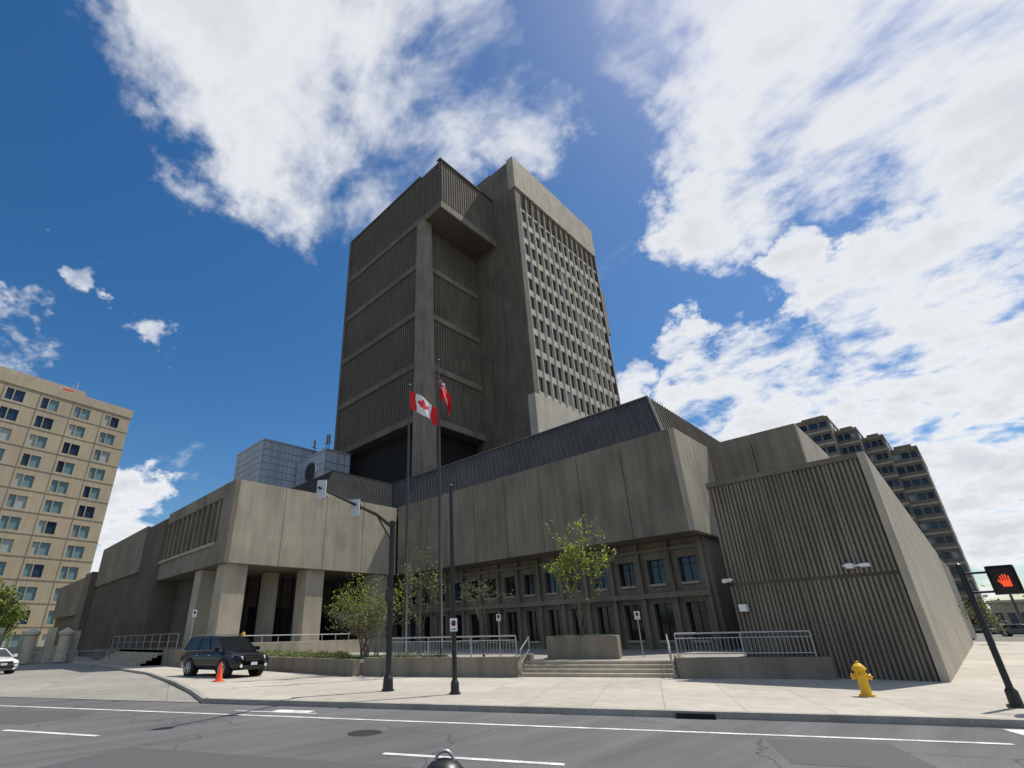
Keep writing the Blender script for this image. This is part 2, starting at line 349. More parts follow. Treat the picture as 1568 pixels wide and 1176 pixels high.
# mechanical buildings
MET=noise_mat('white_cladding',(.40,.46,.54),(.52,.57,.64),.2,rough=.45,bump=0)
joints(MET,0,1.2,.8,.03,.5)
def mech(x0,x1,y0,y1,z1,nx,ny):
    m=MB();m.box(x0,x1,y0,y1,5,z1,MET)
    for k in range(int((z1-12)/1.0)):
        m.box(x0-.05,x1,y0-.05,y0,12+k,12.06+k,STEEL);m.box(x0-.05,x0,y0,y1,12+k,12.06+k,STEEL)
    for k in range(nx): m.box(x0+k*(x1-x0)/nx,x0+.06+k*(x1-x0)/nx,y0-.06,y0-.052,12,z1,STEEL)
    for k in range(ny): m.box(x0-.06,x0-.052,y0+k*(y1-y0)/ny,y0+.06+k*(y1-y0)/ny,12,z1,STEEL)
    m.box(x0-.1,x1,y0-.1,y1,z1,z1+.25,ALU)
    return m
m=mech(26.7,38,64.9,74.3,27.2,9,8);m.box(30,34,66,70,27.2,27.9,ALU);m.build('plant_building')
m=mech(31.8,35.6,56.5,64.2,24.6,4,6);m.tube((31.72,60,22.3),(31.6,60,22.3),1.3,1.3,BLACK,24);m.tube((31.74,60,22.3),(31.55,60,22.3),1.5,1.42,ALU,24,False)
for (px,py,h) in ((33,58,3.2),(33.8,60,4),(34.5,62,2.6),(32.4,61,3),(33.5,63.5,2.2)):
    m.tube((px,py,24.5),(px,py,24.5+h),.06,.04,BLACK,6);m.tube((px-.5,py,24.5+h*.6),(px+.5,py,24.5+h*.6),.04,.04,BLACK,6);m.box(px-.12,px+.12,py-.1,py+.1,24.5+h*.6,24.5+h*.95,STEEL)
m.build('cooling_tower')
# ---------------------------------------------------------------- left office block
OB=empty('office_building')
TAN=noise_mat('tan_precast',(.34,.285,.20),(.43,.365,.26),.15,amp2=.1)
o=MB();Uv=Vector((-.984,-.178)).normalized();U=(Uv.x,Uv.y)
N=(Uv.y,-Uv.x)
if N[1]>0: N=(-N[0],-N[1])
O=(18.8,118)
cols=[];u=2.0
while u<56:
    cols+= [(u,u+1.5),(u+1.65,u+2.7)];u+=5.4
grid(o,O,U,N,60,0,12,3.8,cols,.8,3.0,.3,TAN,[GLASSB,GLASSD,GLASSL],[5,3,2])
for r_ in range(12): o.obox(O,U,N,0,60,.002,.06,3.8*r_+.3,3.8*r_+.38,CON)
for k in range(12): o.obox(O,U,N,5.1+5.4*k,5.18+5.4*k,.003,.05,0,46,CON)
o.obox(O,U,N,-.01,60,-18,-.36,0,45.6,TAN);o.obox(O,U,N,-.15,60,-.4,.15,45.6,47.4,TAN);o.obox(O,U,N,8,30,-12,-4,45.6,50,CON2)
o.obox(O,U,N,10,10.2,-3,-2.8,46,51,STEEL);o.obox(O,U,N,11,12.8,-1,-.8,47.6,48.1,RED);o.obox(O,U,N,11.2,11.3,-1,-.9,46,49.4,STEEL)
for k in range(3): o.obox(O,U,N,-.08,-.012,-4-5*k,-2-5*k,2,44,GLASSB)
o.build('facade',OB)
# ---------------------------------------------------------------- right high-rise
AP=empty('apartment_tower');ap=MB()
BR=noise_mat('brown_brick',(.15,.128,.105),(.21,.18,.15),.2,amp2=.1)
steps=[(128,13.6,19.5,43.2),(131,9.8,13.6,40.2),(134,6.2,9.8,38.2),(137,1.9,6.4,35.2)]
for (x,ya,yb,h) in steps:
    n=int(h/2.9);wd=yb-ya
    cols=[(.4,wd*.3),(wd*.36,wd*.62),(wd*.7,wd-.3)]
    grid(ap,(x,ya),(0,1),(-1,0),wd,h-n*2.9-.3,n,2.9,cols,1.15,2.45,.35,BR,[GLASS,GLASSD,GLASSL],[4,2,1])
    for k in range(n): ap.box(x-.12,x-.01,ya+.02,yb-.02,h-n*2.9-.25+k*2.9,h-n*2.9+.2+k*2.9,CON2)
    ap.box(x+.4,x+22,ya,yb+.5,0,h-.3,BR);ap.box(x-.1,x+22,ya-.1,yb,h-.3,h+.3,CON)
    ap.box(x+3,x+9,ya+.8,yb-.8,h,h+1.6,BR)
    for k in range(n):
        for j in range(5): ap.box(x+2+j*4,x+4+j*4,ya-.05,ya,h-n*2.9+.8+k*2.9,h-n*2.9+2.2+k*2.9,GLASSD)
ap.build('stepped_block',AP)
m=MB();m.box(170,190,-9,1.5,0,5.5,CON2);m.box(169.6,190,-9.3,1.8,5.5,6,FRAME)
for k in range(5): m.box(169.9,170,-8+k*2,-6.8+k*2,1,3.4,GLASSD)
m.build('low_building')
# ---------------------------------------------------------------- street furniture
def rail(name,s0,s1,n,zb,h,curl=True):
    m=MB();N_=int(abs(s1-s0)/.13)
    m.tube(SN(s0,n,zb+h),SN(s1,n,zb+h),.03,.03,STEEL,8);m.tube(SN(s0,n,zb+.12),SN(s1,n,zb+.12),.02,.02,STEEL,8);m.tube(SN(s0,n,zb+h-.16),SN(s1,n,zb+h-.16),.018,.018,STEEL,8)
    for k in range(N_+1):
        s=s0+(s1-s0)*k/N_
        m.tube(SN(s,n,zb+.12),SN(s,n,zb+h-.16),.008,.008,STEEL,5,False)
    np_=max(2,int(abs(s1-s0)/1.6))
    for k in range(np_+1):
        s=s0+(s1-s0)*k/np_;m.tube(SN(s,n,zb-.05),SN(s,n,zb+h),.026,.026,STEEL,8)
    return m.build(name,smooth=False)
rail('handrail',-10.9,-5.2,21.38,.7,.78)
rail('handrail',.75,5.0,21.38,.66,.78)
m=MB()
for s in (-5.0,.5):
    m.tube(SN(s,21.2,.95),SN(s,22.9,1.4),.025,.025,STEEL,8);m.tube(SN(s,21.2,0),SN(s,21.2,.95),.025,.025,STEEL,8);m.tube(SN(s,22.9,.5),SN(s,22.9,1.4),.025,.025,STEEL,8);m.tube(SN(s,21.25,.5),SN(s,22.9,.95),.018,.018,STEEL,8)
m.build('stair_rail')
m=MB()
m.tube((14.1,33.35,1.75),(22,33.35,1.75),.03,.03,ALU,8)
for k in range(8): m.tube((14.3+k*1.08,33.35,1.3),(14.3+k*1.08,33.35,1.75),.025,.025,ALU,6)
for k in range(10):
    m.tube((12.4,40+k*2,1),(12.4,40+k*2,2.0),.025,.025,STEEL,6)
m.tube((12.4,40,2.0),(12.4,58,2.0),.03,.03,STEEL,6);m.tube((12.4,40,1.5),(12.4,58,1.5),.02,.02,STEEL,6)
m.build('handrail')
def sigpole():
    m=MB();x,y=10.8,14.1
    m.lathe((x,y,0),[(.0,.05),(.2,.05),(.2,.0)],BLACK);m.lathe((x,y,0),[(.17,.03),(.15,.35),(.095,.45),(.085,5.15),(.12,5.2),(.12,5.3),(.0,5.36)],BLACK)
    d=Vector((-NV[0],-NV[1],0));p=Vector((x,y,5.1));q=p+d*4.55+Vector((0,0,.3))
    mid=p+d*1.2+Vector((0,0,.22))
    m.tube(p,mid,.06,.055,BLACK);m.tube(mid,q,.055,.035,BLACK)
    m.tube((x,y,4.6),mid,.03,.03,BLACK,8)
    for t in (.96,.55):
        c=p.lerp(q,t)+Vector((0,0,-.0))
        tow=Vector((-c.x,-c.y,0)).normalized();perp=Vector((-tow.y,tow.x,0))
        rr=(perp*.93+tow*.36).normalized();nn_=rr.cross(Vector((0,0,1)))
        if nn_.dot(tow)>0: nn_=-nn_
        for a0,a1,b0,b1,z0,z1,mt in ((-.13,.13,-.09,-.05,-.27,.25,PANEL),(-.08,.08,-.049,.13,-.23,.21,BLACK)):
            b=[c+rr*a+nn_*w for a,w in ((a0,b0),(a1,b0),(a1,b1),(a0,b1))]
            m.hexa([v+Vector((0,0,z0)) for v in b],[v+Vector((0,0,z1)) for v in b],mt)
        for j in range(3): 
            cc=c+nn_*.13+Vector((0,0,.14-.15*j));m.tube(cc,cc+nn_*.1,.06,.06,BLACK,12)
    m.box(x-.12,x-.02,y-.12,y+.12,2.6,3.0,BLACK)
    return m.build('traffic_light')
sigpole()
m=MB();x,y=11.4,11.7
m.lathe((x,y,0),[(.0,.04),(.17,.04),(.17,.0)],BLACK);m.lathe((x,y,0),[(.13,.03),(.12,.3),(.075,.38),(.06,6.15),(.08,6.2),(.0,6.28)],BLACK)
m.build('utility_pole')
def sign(name,x,y,z,w,h,post=None):
    m=MB()
    v=Vector((-x,-y,0)).normalized();r_=Vector((-v.y,v.x,0));c=Vector((x,y,z))+v*.1
    b=[c+r_*a+v*q for a,q in ((-w/2,0),(w/2,0),(w/2,.015),(-w/2,.015))];m.hexa([p-Vector((0,0,h/2)) for p in b],[p+Vector((0,0,h/2)) for p in b],WHITE)
    k=v*.018
    RD=simple('sign_red',(.6,.02,.02),.5) if 'sign_red' not in bpy.data.materials else bpy.data.materials['sign_red']
    for i in range(20):
        a0,a1=2*pi*i/20,2*pi*(i+1)/20;R1,R0=w*.38,w*.29;cz=c+Vector((0,0,h*.12))+k
        m.face([cz+r_*R0*cos(a0)+Vector((0,0,R0*sin(a0))),cz+r_*R1*cos(a0)+Vector((0,0,R1*sin(a0))),cz+r_*R1*cos(a1)+Vector((0,0,R1*sin(a1))),cz+r_*R0*cos(a1)+Vector((0,0,R0*sin(a1)))],RD)
    m.face([c+k+r_*-.05+Vector((0,0,-.02)),c+k+r_*.05+Vector((0,0,-.02)),c+k+r_*.05+Vector((0,0,.12)),c+k+r_*-.05+Vector((0,0,.12))],BLACK)
    m.face([c+k+r_*-w*.35+Vector((0,0,-h*.38)),c+k+r_*w*.35+Vector((0,0,-h*.38)),c+k+r_*w*.35+Vector((0,0,-h*.3)),c+k+r_*-w*.35+Vector((0,0,-h*.3))],BLACK)
    if post: m.tube((x,y,post),(x,y,z+h/2),.03,.03,STEEL,8)
    m.build(name)
sign('parking_sign',11.4,11.7,1.85,.22,.36)
sign('parking_sign',10.9,33.0,3.0,.22,.4,0.001)
sign('entrance_sign',20.3,17.6,2.3,.22,.32,.5)
sign('entrance_sign',23.0,11.6,2.2,.24,.34,.5)
m=MB();x,y=16.3,.36
m.lathe((x,y,0),[(.0,.05),(.16,.05),(.16,.0)],BLACK);m.lathe((x,y,0),[(.11,.04),(.1,.3),(.06,.36),(.055,2.8),(.0,2.84)],BLACK)
for z in (2.2,2.6): m.tube((x,y,z),(x-.02,y-.5,z),.025,.025,BLACK,8)
m.box(x-.17,x+.05,y-.82,y-.38,2.13,2.70,BLACK);m.box(x-.34,x-.17,y-.80,y-.40,2.685,2.70,BLACK);m.box(x-.34,x-.17,y-.82,y-.81,2.2,2.66,BLACK);m.box(x-.34,x-.17,y-.39,y-.38,2.2,2.66,BLACK)
m.box(x-.19,x-.172,y-.78,y-.42,2.18,2.64,simple('signal_lens',(.03,.008,.006),.4))
HAND=simple('signal_hand',(.95,.09,.02),.5,emit=.75)
yy=y-.61
m.box(x-.2,x-.192,yy-.08,yy+.06,2.28,2.40,HAND)
for j in range(4): m.box(x-.2,x-.192,yy-.08+.04*j,yy-.056+.04*j,2.401,2.54-.03*abs(j-1.5),HAND)
m.hexa([(x-.2,yy+.061,2.32),(x-.192,yy+.061,2.32),(x-.192,yy+.061,2.37),(x-.2,yy+.061,2.37)],[(x-.2,yy+.11,2.40),(x-.192,yy+.11,2.40),(x-.192,yy+.09,2.44),(x-.2,yy+.09,2.44)],HAND)
m.build('pedestrian_signal')
m=MB();x,y=16.9,2.9;V=(x,y,0)
m.lathe(V,[(.0,.0),(.17,.0),(.17,.04),(.12,.05),(.11,.12),(.105,.45),(.14,.47),(.14,.5),(.115,.52),(.115,.56),(.15,.58),(.15,.6),(.12,.66),(.07,.71),(.03,.73),(.03,.77),(0,.78)],YEL,24)
vd=Vector((-x,-y,0)).normalized();rd=Vector((-vd.y,vd.x,0));cz=Vector((x,y,.42))
for d_ in (rd,-rd): m.tube(cz,cz+d_*.17,.055,.055,YEL,14);m.tube(cz+d_*.17,cz+d_*.2,.07,.065,YEL,8);m.tube(cz+d_*.2,cz+d_*.225,.02,.02,YEL,5)
m.tube(cz+Vector((0,0,-.03)),cz+vd*.17+Vector((0,0,-.03)),.08,.08,YEL,16);m.tube(cz+vd*.17+Vector((0,0,-.03)),cz+vd*.2+Vector((0,0,-.03)),.095,.09,YEL,8)
m.build('fire_hydrant')
m=MB();m.box(8.85,9.25,23.0,23.4,0,.03,ORANGE);m.lathe((9.05,23.2,0),[(.15,.03),(.03,.72),(0,.72)],ORANGE,20);m.lathe((9.05,23.2,0),[(.106,.27),(.084,.39)],WHITE,20);m.build('traffic_cone')
m=MB();m.lathe((2.05,2.19,-.12),[(.11,0),(.11,.04),(.08,.06),(.08,.98),(.105,1.0),(.112,1.05),(.105,1.09),(.07,1.125),(.03,1.14),(0,1.142)],BLACK,28)
for k in range(12):
    a0=pi*k/12;a1=pi*(k+1)/12;p=Vector((2.05,2.19,1.01));m.tube(p+Vector((.7*.045*cos(a0),-.7*.045*cos(a0),.045*sin(a0))),p+Vector((.7*.045*cos(a1),-.7*.045*cos(a1),.045*sin(a1))),.009,.009,STEEL,6,False)
m.build('bollard',smooth=True)
m=MB();m.lathe((14.9,35.2,1.0),[(.11,0),(.11,.9),(.08,.98),(0,1.0)],YEL,16);m.build('bollard')
# ---------------------------------------------------------------- flags
def leaf_poly():
    h=[(0,1),(.17,.70),(.36,.78),(.30,.32),(.52,.55),(.58,.42),(.86,.48),(.78,.25),(.92,.16),(.50,-.16),(.55,-.32),(.06,-.25),(.06,-.7)]
    return h+[(-x,y) for x,y in reversed(h) if x>0]
LP=leaf_poly()
def inside(px,py,P):
    c=False;j=len(P)-1
    for i in range(len(P)):
        if (P[i][1]>py)!=(P[j][1]>py) and px<(P[j][0]-P[i][0])*(py-P[i][1])/(P[j][1]-P[i][1])+P[i][0]: c=not c
        j=i
    return c
def flag(name,x,y,top,ztop,w,h,kind,droop,spread,dirv):
    p=MB();p.lathe((x,y,.45),[(.16,0),(.16,.1),(.085,.14),(.08,top*.5),(.045,top-.5)],POLEC,14)
    p.lathe((x,y,top-.05),[(.0,-.02),(.07,0),(.1,.07),(.07,.14),(0,.17)],POLEC,12)
    e=empty(name);p.build('pole',e,smooth=True)
    m=MB();nu,nv=90,46;d=Vector((dirv[0],dirv[1],0)).normalized();q=Vector((-d.y,d.x,0))
    def P(u,v):
        s=u*w
        sag=droop*(u**1.15)
        wav=.16*sin(u*9+v*1.5)*u**.6+.07*sin(u*17-v*2.2)*u**.5
        return Vector((x,y,ztop))+d*(s*spread+.04*sin(v*5+u*4))+q*wav+Vector((0,0,-(1-v)*h*(1-.12*u)-sag+.05*sin(u*11+v*2)*u))
    for i in range(nu):
        for j in range(nv):
            u,v=(i+.5)/nu,(j+.5)/nv
            if kind=='ca':
                mt=RED if (u<.25 or u>.75 or inside((u-.5)*w/h*2.45,(v-.52)*2.45,LP)) else FWHITE
            else:
                mt=RED
                if u<.5 and v>.5:
                    a,b=(u*2-.5),((v-.5)*2-.5)
                    if abs(a)<.07 or abs(b)<.11: mt=RED
                    elif abs(a)<.12 or abs(b)<.18: mt=FWHITE
                    elif abs(abs(a)-abs(b))<.09: mt=FWHITE
                    else: mt=FBLUE
                elif (u-.75)**2*4+(v-.45)**2<.02: mt=FWHITE
            m.face([P(i/nu,j/nv),P((i+1)/nu,j/nv),P((i+1)/nu,(j+1)/nv),P(i/nu,(j+1)/nv)],mt)
    m.build('flag',e,smooth=True)
flag('canadian_flag_pole',16.4,20.15,15.0,14.75,2.3,1.2,'ca',1.2,.74,(.76,-.55))
flag('ontario_flag_pole',15.95,17.15,15.2,14.3,2.0,1.15,'on',1.25,.32,(.8,-.5))
# ---------------------------------------------------------------- vegetation
BARK=noise_mat('bark',(.09,.07,.05),(.16,.13,.10),3,streak=False)
def leafm(n,c):
    m_,t,b=newmat(n);b.inputs['Base Color'].default_value=(*c,1);b.inputs['Roughness'].default_value=.55
    tr_=t.nodes.new('ShaderNodeBsdfTranslucent');tr_.inputs[0].default_value=(c[0]*1.8,c[1]*1.8,c[2]*1.2,1)
    mx=t.nodes.new('ShaderNodeMixShader');mx.inputs[0].default_value=.45
    t.links.new(b.outputs[0],mx.inputs[1]);t.links.new(tr_.outputs[0],mx.inputs[2]);t.links.new(mx.outputs[0],t.nodes['Material Output'].inputs[0])
    return m_
LG=[leafm('leaf_a',(.17,.22,.03)),leafm('leaf_b',(.09,.14,.02)),leafm('leaf_c',(.24,.29,.04))]
LO=[leafm('leaf_olive_a',(.10,.12,.045)),leafm('leaf_olive_b',(.055,.07,.028)),leafm('leaf_olive_c',(.15,.165,.07))]
def tree(name,base,H,crown_r,crown_z0,mats,nleaf,leafsz=.07,trunk=.06,levels=4,up=.6,seed=1,weep=0,multi=1,sprd=.55):
    rnd=random.Random(seed);m=MB();tips=[]
    def br(p,d,l,r,lv):
        segs=3;q=p
        for i in range(segs):
            d=(d+Vector((rnd.uniform(-.2,.2),rnd.uniform(-.2,.2),rnd.uniform(-.1,.15)-(weep*.25 if lv<=1 else 0)))).normalized()
            n=q+d*(l/segs);r1=r*(1-.25*(i+1)/segs*1.2)
            m.tube(q,n,r*(1-.25*i/segs*1.2),r1,BARK,6 if lv>1 else 4,False);q=n
            if lv<=2: tips.append((q.copy(),lv))
        if lv<=0: tips.append((q.copy(),0));return
        for k in range(rnd.randint(2,4)):
            a=rnd.uniform(0,2*pi);sp=rnd.uniform(.5,.95)*sprd/.55
            nd=(d*up+Vector((cos(a)*sp,sin(a)*sp,rnd.uniform(-.05,.5)))).normalized()
            br(q,nd,l*rnd.uniform(.5,.9),r*.6,lv-1)
    for t in range(multi):
        b=Vector(base)+(Vector((rnd.uniform(-.5,.5),rnd.uniform(-.5,.5),0)) if multi>1 else Vector((0,0,0)))
        th=(crown_z0-base[2]) if multi==1 else .4
        hh=H*(rnd.uniform(.65,1.1) if multi>1 else 1)
        top=b+Vector((rnd.uniform(-.1,.1),rnd.uniform(-.1,.1),th))
        m.tube(b,top,trunk*1.3,trunk,BARK,8,False)
        for k in range(4 if multi==1 else 3):
            a=2*pi*k/4+rnd.uniform(-.5,.5)
            nd=Vector((cos(a)*sprd,sin(a)*sprd,1)).normalized()
            br(top+Vector((0,0,-.15*k*(multi==1))),nd,(hh-th)*.36,trunk*.6,levels-1)
        if multi==1: br(top,Vector((0,0,1)),(H-th)*.42,trunk*.8,levels-1)
    dens=[rnd.random()**1.6 for _ in tips]
    pick=rnd.choices(tips,dens,k=nleaf)
    for p,lv in pick:
        p=p+Vector((rnd.gauss(0,.1),rnd.gauss(0,.1),rnd.gauss(0,.1)))*crown_r
        u=Vector((rnd.gauss(0,1),rnd.gauss(0,1),rnd.gauss(0,.6))).normalized();w=u.orthogonal().normalized()
        if rnd.random()<.5: w=u.cross(w)
        s=leafsz*rnd.uniform(.6,1.4)
        m.face([p,p+u*s*.5+w*s*.35,p+u*s,p+u*s*.5-w*s*.35],rnd.choices(mats,[5,4,3])[0])
    return m.build(name)
tree('street_tree',(21.2,13.4,1.35),4.3,.8,1.8,LG,1700,.11,.045,4,seed=3,up=1.1,sprd=.25)
tree('sapling_tree',(15.7,18.3,.6),4.1,1.0,2.0,LO,650,.09,.035,4,seed=5,up=1.0,sprd=.28)
tree('sapling_tree',(17.6,16.2,.6),3.9,1.0,2.3,LO,200,.08,.045,4,seed=8,weep=1)
tree('shrub',(15.0,21.3,.6),3.3,1.3,1.0,LO,2900,.09,.035,4,seed=12,multi=6,up=.5)
tree('shrub',(16.6,23.3,.6),4.6,1.3,1.0,LG,1700,.11,.04,4,seed=14,multi=4,up=.8)
def clump(name,pts,mats,n,h,sz,seed):
    rnd=random.Random(seed);m=MB()
    for i in range(n):
        (x,y,z,r_)=rnd.choice(pts);a=rnd.uniform(0,2*pi);q=r_*sqrt(rnd.random())
        p=Vector((x+q*cos(a),y+q*sin(a),z+h*rnd.random()*(1-(q/r_)**2*.6)))
        u=Vector((rnd.gauss(0,1),rnd.gauss(0,1),rnd.gauss(0,.8))).normalized();w=u.orthogonal().normalized();s=sz*rnd.uniform(.6,1.4)
        m.face([p,p+u*s*.5+w*s*.35,p+u*s,p+u*s*.5-w*s*.35],rnd.choice(mats))
    return m.build(name)
clump('hedge',[(14.3+.35*(k%3),22.5+k*.55,.6,.6) for k in range(18)]+[(*SN(-11+k*.45,22.0),.6,.45) for k in range(6)],LG+LO,9000,.35,.09,4)
pb=MB();pb.obox((21.2,13.4),E,NV,-1.5,1.5,-1.1,1.1,.5,1.4,CON);pb.obox((21.2,13.4),E,NV,-1.3,1.3,-.9,.9,1.4,1.43,GRASS);pb.build('planter_box',bevel=.02)
def bgtree(name,x,y,h,r_,mats,n,seed,sz=.5):
    rnd=random.Random(seed);m=MB();m.tube((x,y,-.1),(x,y,h*.55),r_*.09,r_*.05,BARK,8)
    cl=[]
    for k in range(16):
        a=rnd.uniform(0,2*pi);q=r_*rnd.uniform(.1,.75);z=h*rnd.uniform(.38,.9);q*=1-abs(z/h-.6);cl.append((x+q*cos(a),y+q*sin(a),z,r_*rnd.uniform(.25,.45)))
        m.tube((x,y,h*.4),cl[-1][:3],r_*.03,r_*.01,BARK,5,False)
    for i in range(n):
        c=rnd.choice(cl);v=Vector((rnd.gauss(0,1),rnd.gauss(0,1),rnd.gauss(0,1))).normalized()*c[3]*rnd.uniform(.5,1.1)
        p=Vector(c[:3])+v;u=Vector((rnd.gauss(0,1),rnd.gauss(0,1),rnd.gauss(0,1))).normalized();w=u.orthogonal().normalized();s=sz*rnd.uniform(.5,1.4)
        m.face([p,p+u*s*.5+w*s*.4,p+u*s,p+u*s*.5-w*s*.4],rnd.choice(mats))
    return m.build(name)
bgtree('background_tree',3.8,72,7.5,3.0,LO+LG,2200,1,.3)
bgtree('background_tree',-2,95,9,3.5,LO,2000,2,.35)
bgtree('background_tree',7.5,100,7,3,LG,1700,3,.3)
bgtree('roadside_tree',60,1.2,3.6,1.4,LO,1100,5,.13)
m=MB();rnd=random.Random(9)
for i in range(160):
    t=i/160;a=radians(-12+30*t) if i<100 else radians(78+25*(i-100)/60)
    D_=330+rnd.uniform(-30,60);x,y=D_*cos(a),D_*sin(a);h=rnd.uniform(5,11);
    for j in range(50):
        p=Vector((x+rnd.gauss(0,4),y+rnd.gauss(0,4),abs(rnd.gauss(0,.45))*h));u=Vector((rnd.gauss(0,1),rnd.gauss(0,1),rnd.gauss(0,1))).normalized();w=u.orthogonal().normalized();s=rnd.uniform(1.5,3)
        m.face([p,p+u*s*.5+w*s*.4,p+u*s,p+u*s*.5-w*s*.4],rnd.choice(LO))
m.build('distant_trees')
m=MB();CR=noise_mat('cream_stone',(.55,.48,.34),(.65,.58,.43),.4)
for k in range(5): m.box(2.2+k*1.9,2.8+k*1.9,62,62.6,0,2.6+.3*(k%2),CR)
m.box(2.2,10.4,62.1,62.5,0,1.3,CR);m.box(2.6,3.4,58,62,0,2.0,CR)
for k in range(3): m.lathe((4+k*2.6,61.2,0),[(.5,0),(.5,2.2),(.65,2.3),(.65,2.5),(0,2.9)],CR,12)
m.build('stone_gate')
m=MB()
for k in range(6): m.tube((.5+k*2.0,50,-.1),(.5+k*2.0,50,.95),.03,.03,STEEL,6)
m.tube((.5,50,.95),(10.5,50,.95),.03,.03,STEEL,6);m.tube((.5,50,.5),(10.5,50,.5),.02,.02,STEEL,6);m.build('railing')
m=MB();m.lathe((110,-1.6,0),[(.2,0),(.12,8)],BARK,8);m.tube((110,-3.0,7.4),(110,-.2,7.4),.08,.08,BARK,6);m.build('utility_pole')
# ---------------------------------------------------------------- vehicles
CARB=simple('car_paint_black',(.008,.009,.012),.12)
CARW=simple('car_paint_white',(.7,.71,.72),.15);CARG=simple('car_paint_grey',(.12,.13,.14),.15)
TYRE=simple('tyre',(.015,.015,.015),.85);RIM=simple('wheel_rim',(.5,.5,.52),.25,.8);LAMP=simple('headlamp',(.75,.77,.8),.08);CHR=simple('chrome',(.6,.6,.62),.12,1);TAIL=simple('tail_lamp',(.4,.01,.01),.2);PL=simple('plate',(.6,.62,.7),.5)
def car(name,loc,heading,paint,suv=True):
    e=empty(name);S=1.0
    if suv: L=4.8;zr=1.74;zbelt=1.1;hood=1.02;zb=.30;W=.95;g0,g1=(-2.25,1.2),(-2.0,.4)
    else:  L=4.6;zr=1.46;zbelt=.95;hood=.86;zb=.22;W=.91;g0,g1=(-1.95,1.25),(-1.25,.35)
    st_=[(-L/2,.86,.55,.75),(-L/2+.06,.94,.35,.93),(-L/2+.5,1,.0,1),(-1.0,1,0,1),(.6,1,0,1),(1.15,1,0,.99),(1.75,.975,0,.955),(2.1,.94,.02,.92),(L/2-.1,.88,.08,.85),(L/2,.78,.2,.72)]
    m=MB();secs=[]
    for (x,wf,lift,tf) in st_:
        w=W*wf;ztop=(zbelt if x<1.1 else hood+(zbelt-hood)*max(0,(1.75-x)/.65))*tf if tf<.99 else zbelt
        b0=zb+lift*.15
        pts=[(w*.85,b0),(w*.97,b0+.12),(w,zb+.38),(w*.985,ztop-.16),(w*.93,ztop-.04),(w*.78,ztop),(w*.3,ztop+.02)]
        secs.append([(x,a,z) for a,z in pts]+[(x,-a,z) for a,z in reversed(pts)])
    for A_,B_ in zip(secs[:-1],secs[1:]):
        n=len(A_)
        for k in range(n): m.face([A_[k],A_[(k+1)%n],B_[(k+1)%n],B_[k]],paint)
    m.face(secs[0],paint);m.face(list(reversed(secs[-1])),paint)
    m.build('body',e,smooth=True)
    gh=MB();hb=W*.88;ht=W*.72;zg=zbelt-.02
    B4=[(g0[0],-hb,zg),(g0[1],-hb,zg),(g0[1],hb,zg),(g0[0],hb,zg)];T4=[(g1[0],-ht,zr-.06),(g1[1],-ht,zr-.06),(g1[1],ht,zr-.06),(g1[0],ht,zr-.06)]
    gh.hexa(B4,T4,GLASS);gh.build('windows',e)
    rf=MB();rf.hexa([(g1[0]-.08,-ht-.02,zr-.08),(g1[1]+.06,-ht-.02,zr-.08),(g1[1]+.06,ht+.02,zr-.08),(g1[0]-.08,ht+.02,zr-.08)],[(g1[0]+.02,-ht+.1,zr),(g1[1]-.12,-ht+.1,zr-.01),(g1[1]-.12,ht-.1,zr-.01),(g1[0]+.02,ht-.1,zr)],paint)
    for i in range(4): rf.tube(B4[i],T4[i],.045,.04,paint,8)
    for fx in (.36,.68):
        for s in (-1,1):
            xb=g0[0]+(g0[1]-g0[0])*fx;xt=g1[0]+(g1[1]-g1[0])*(fx+.03);rf.tube((xb,s*(hb+.0),zg),(xt,s*(ht),zr-.06),.045,.04,paint,6)
    if suv:
        for s in (-1,1): rf.tube((g1[0]+.2,s*.58,zr+.05),(g1[1]-.2,s*.58,zr+.05),.02,.02,CHR,6)
    for s in (-1,1):
        rf.box(.85,1.05,s*(W+.12)-.1,s*(W+.12)+.1,zbelt-.02,zbelt+.14,paint)
        rf.tube((g0[0],s*(hb+.03),zg+.02),(g0[1],s*(hb+.03),zg+.02),.014,.014,CHR,6)
        for hx in (-.9,.15): rf.box(hx,hx+.2,s*(W+.01)-.02,s*(W+.01)+.02,zbelt-.2,zbelt-.17,CHR)
    rf.build('roof',e,bevel=.01)
    R_=.37 if suv else .33
    for i,(wx,s) in enumerate(((1.45,1),(1.45,-1),(-1.4,1),(-1.4,-1))):
        w=MB();y0_=s*(W-.24)
        w.tube((wx,s*(W-.3),R_+.02),(wx,s*(W+.003),R_+.02),R_+.07,R_+.07,DARK,28)
        w.tube((wx,y0_,R_),(wx,s*(W+.02),R_),R_,R_,TYRE,28);w.tube((wx,s*W,R_),(wx,s*(W+.028),R_),R_*.66,R_*.62,TYRE,24)
        for k in range(6):
            a=2*pi*k/6;w.tube((wx,s*(W+.035),R_),(wx+cos(a)*R_*.62,s*(W+.035),R_+sin(a)*R_*.62),.04,.03,RIM,6)
        for k in range(24):
            a=2*pi*k/24;b=2*pi*(k+1)/24;w.tube((wx+cos(a)*R_*.64,s*(W+.03),R_+sin(a)*R_*.64),(wx+cos(b)*R_*.64,s*(W+.03),R_+sin(b)*R_*.64),.022,.022,RIM,5,False)
        w.build('wheel_%d'%(i+1),e)
    d=MB();xf=L/2
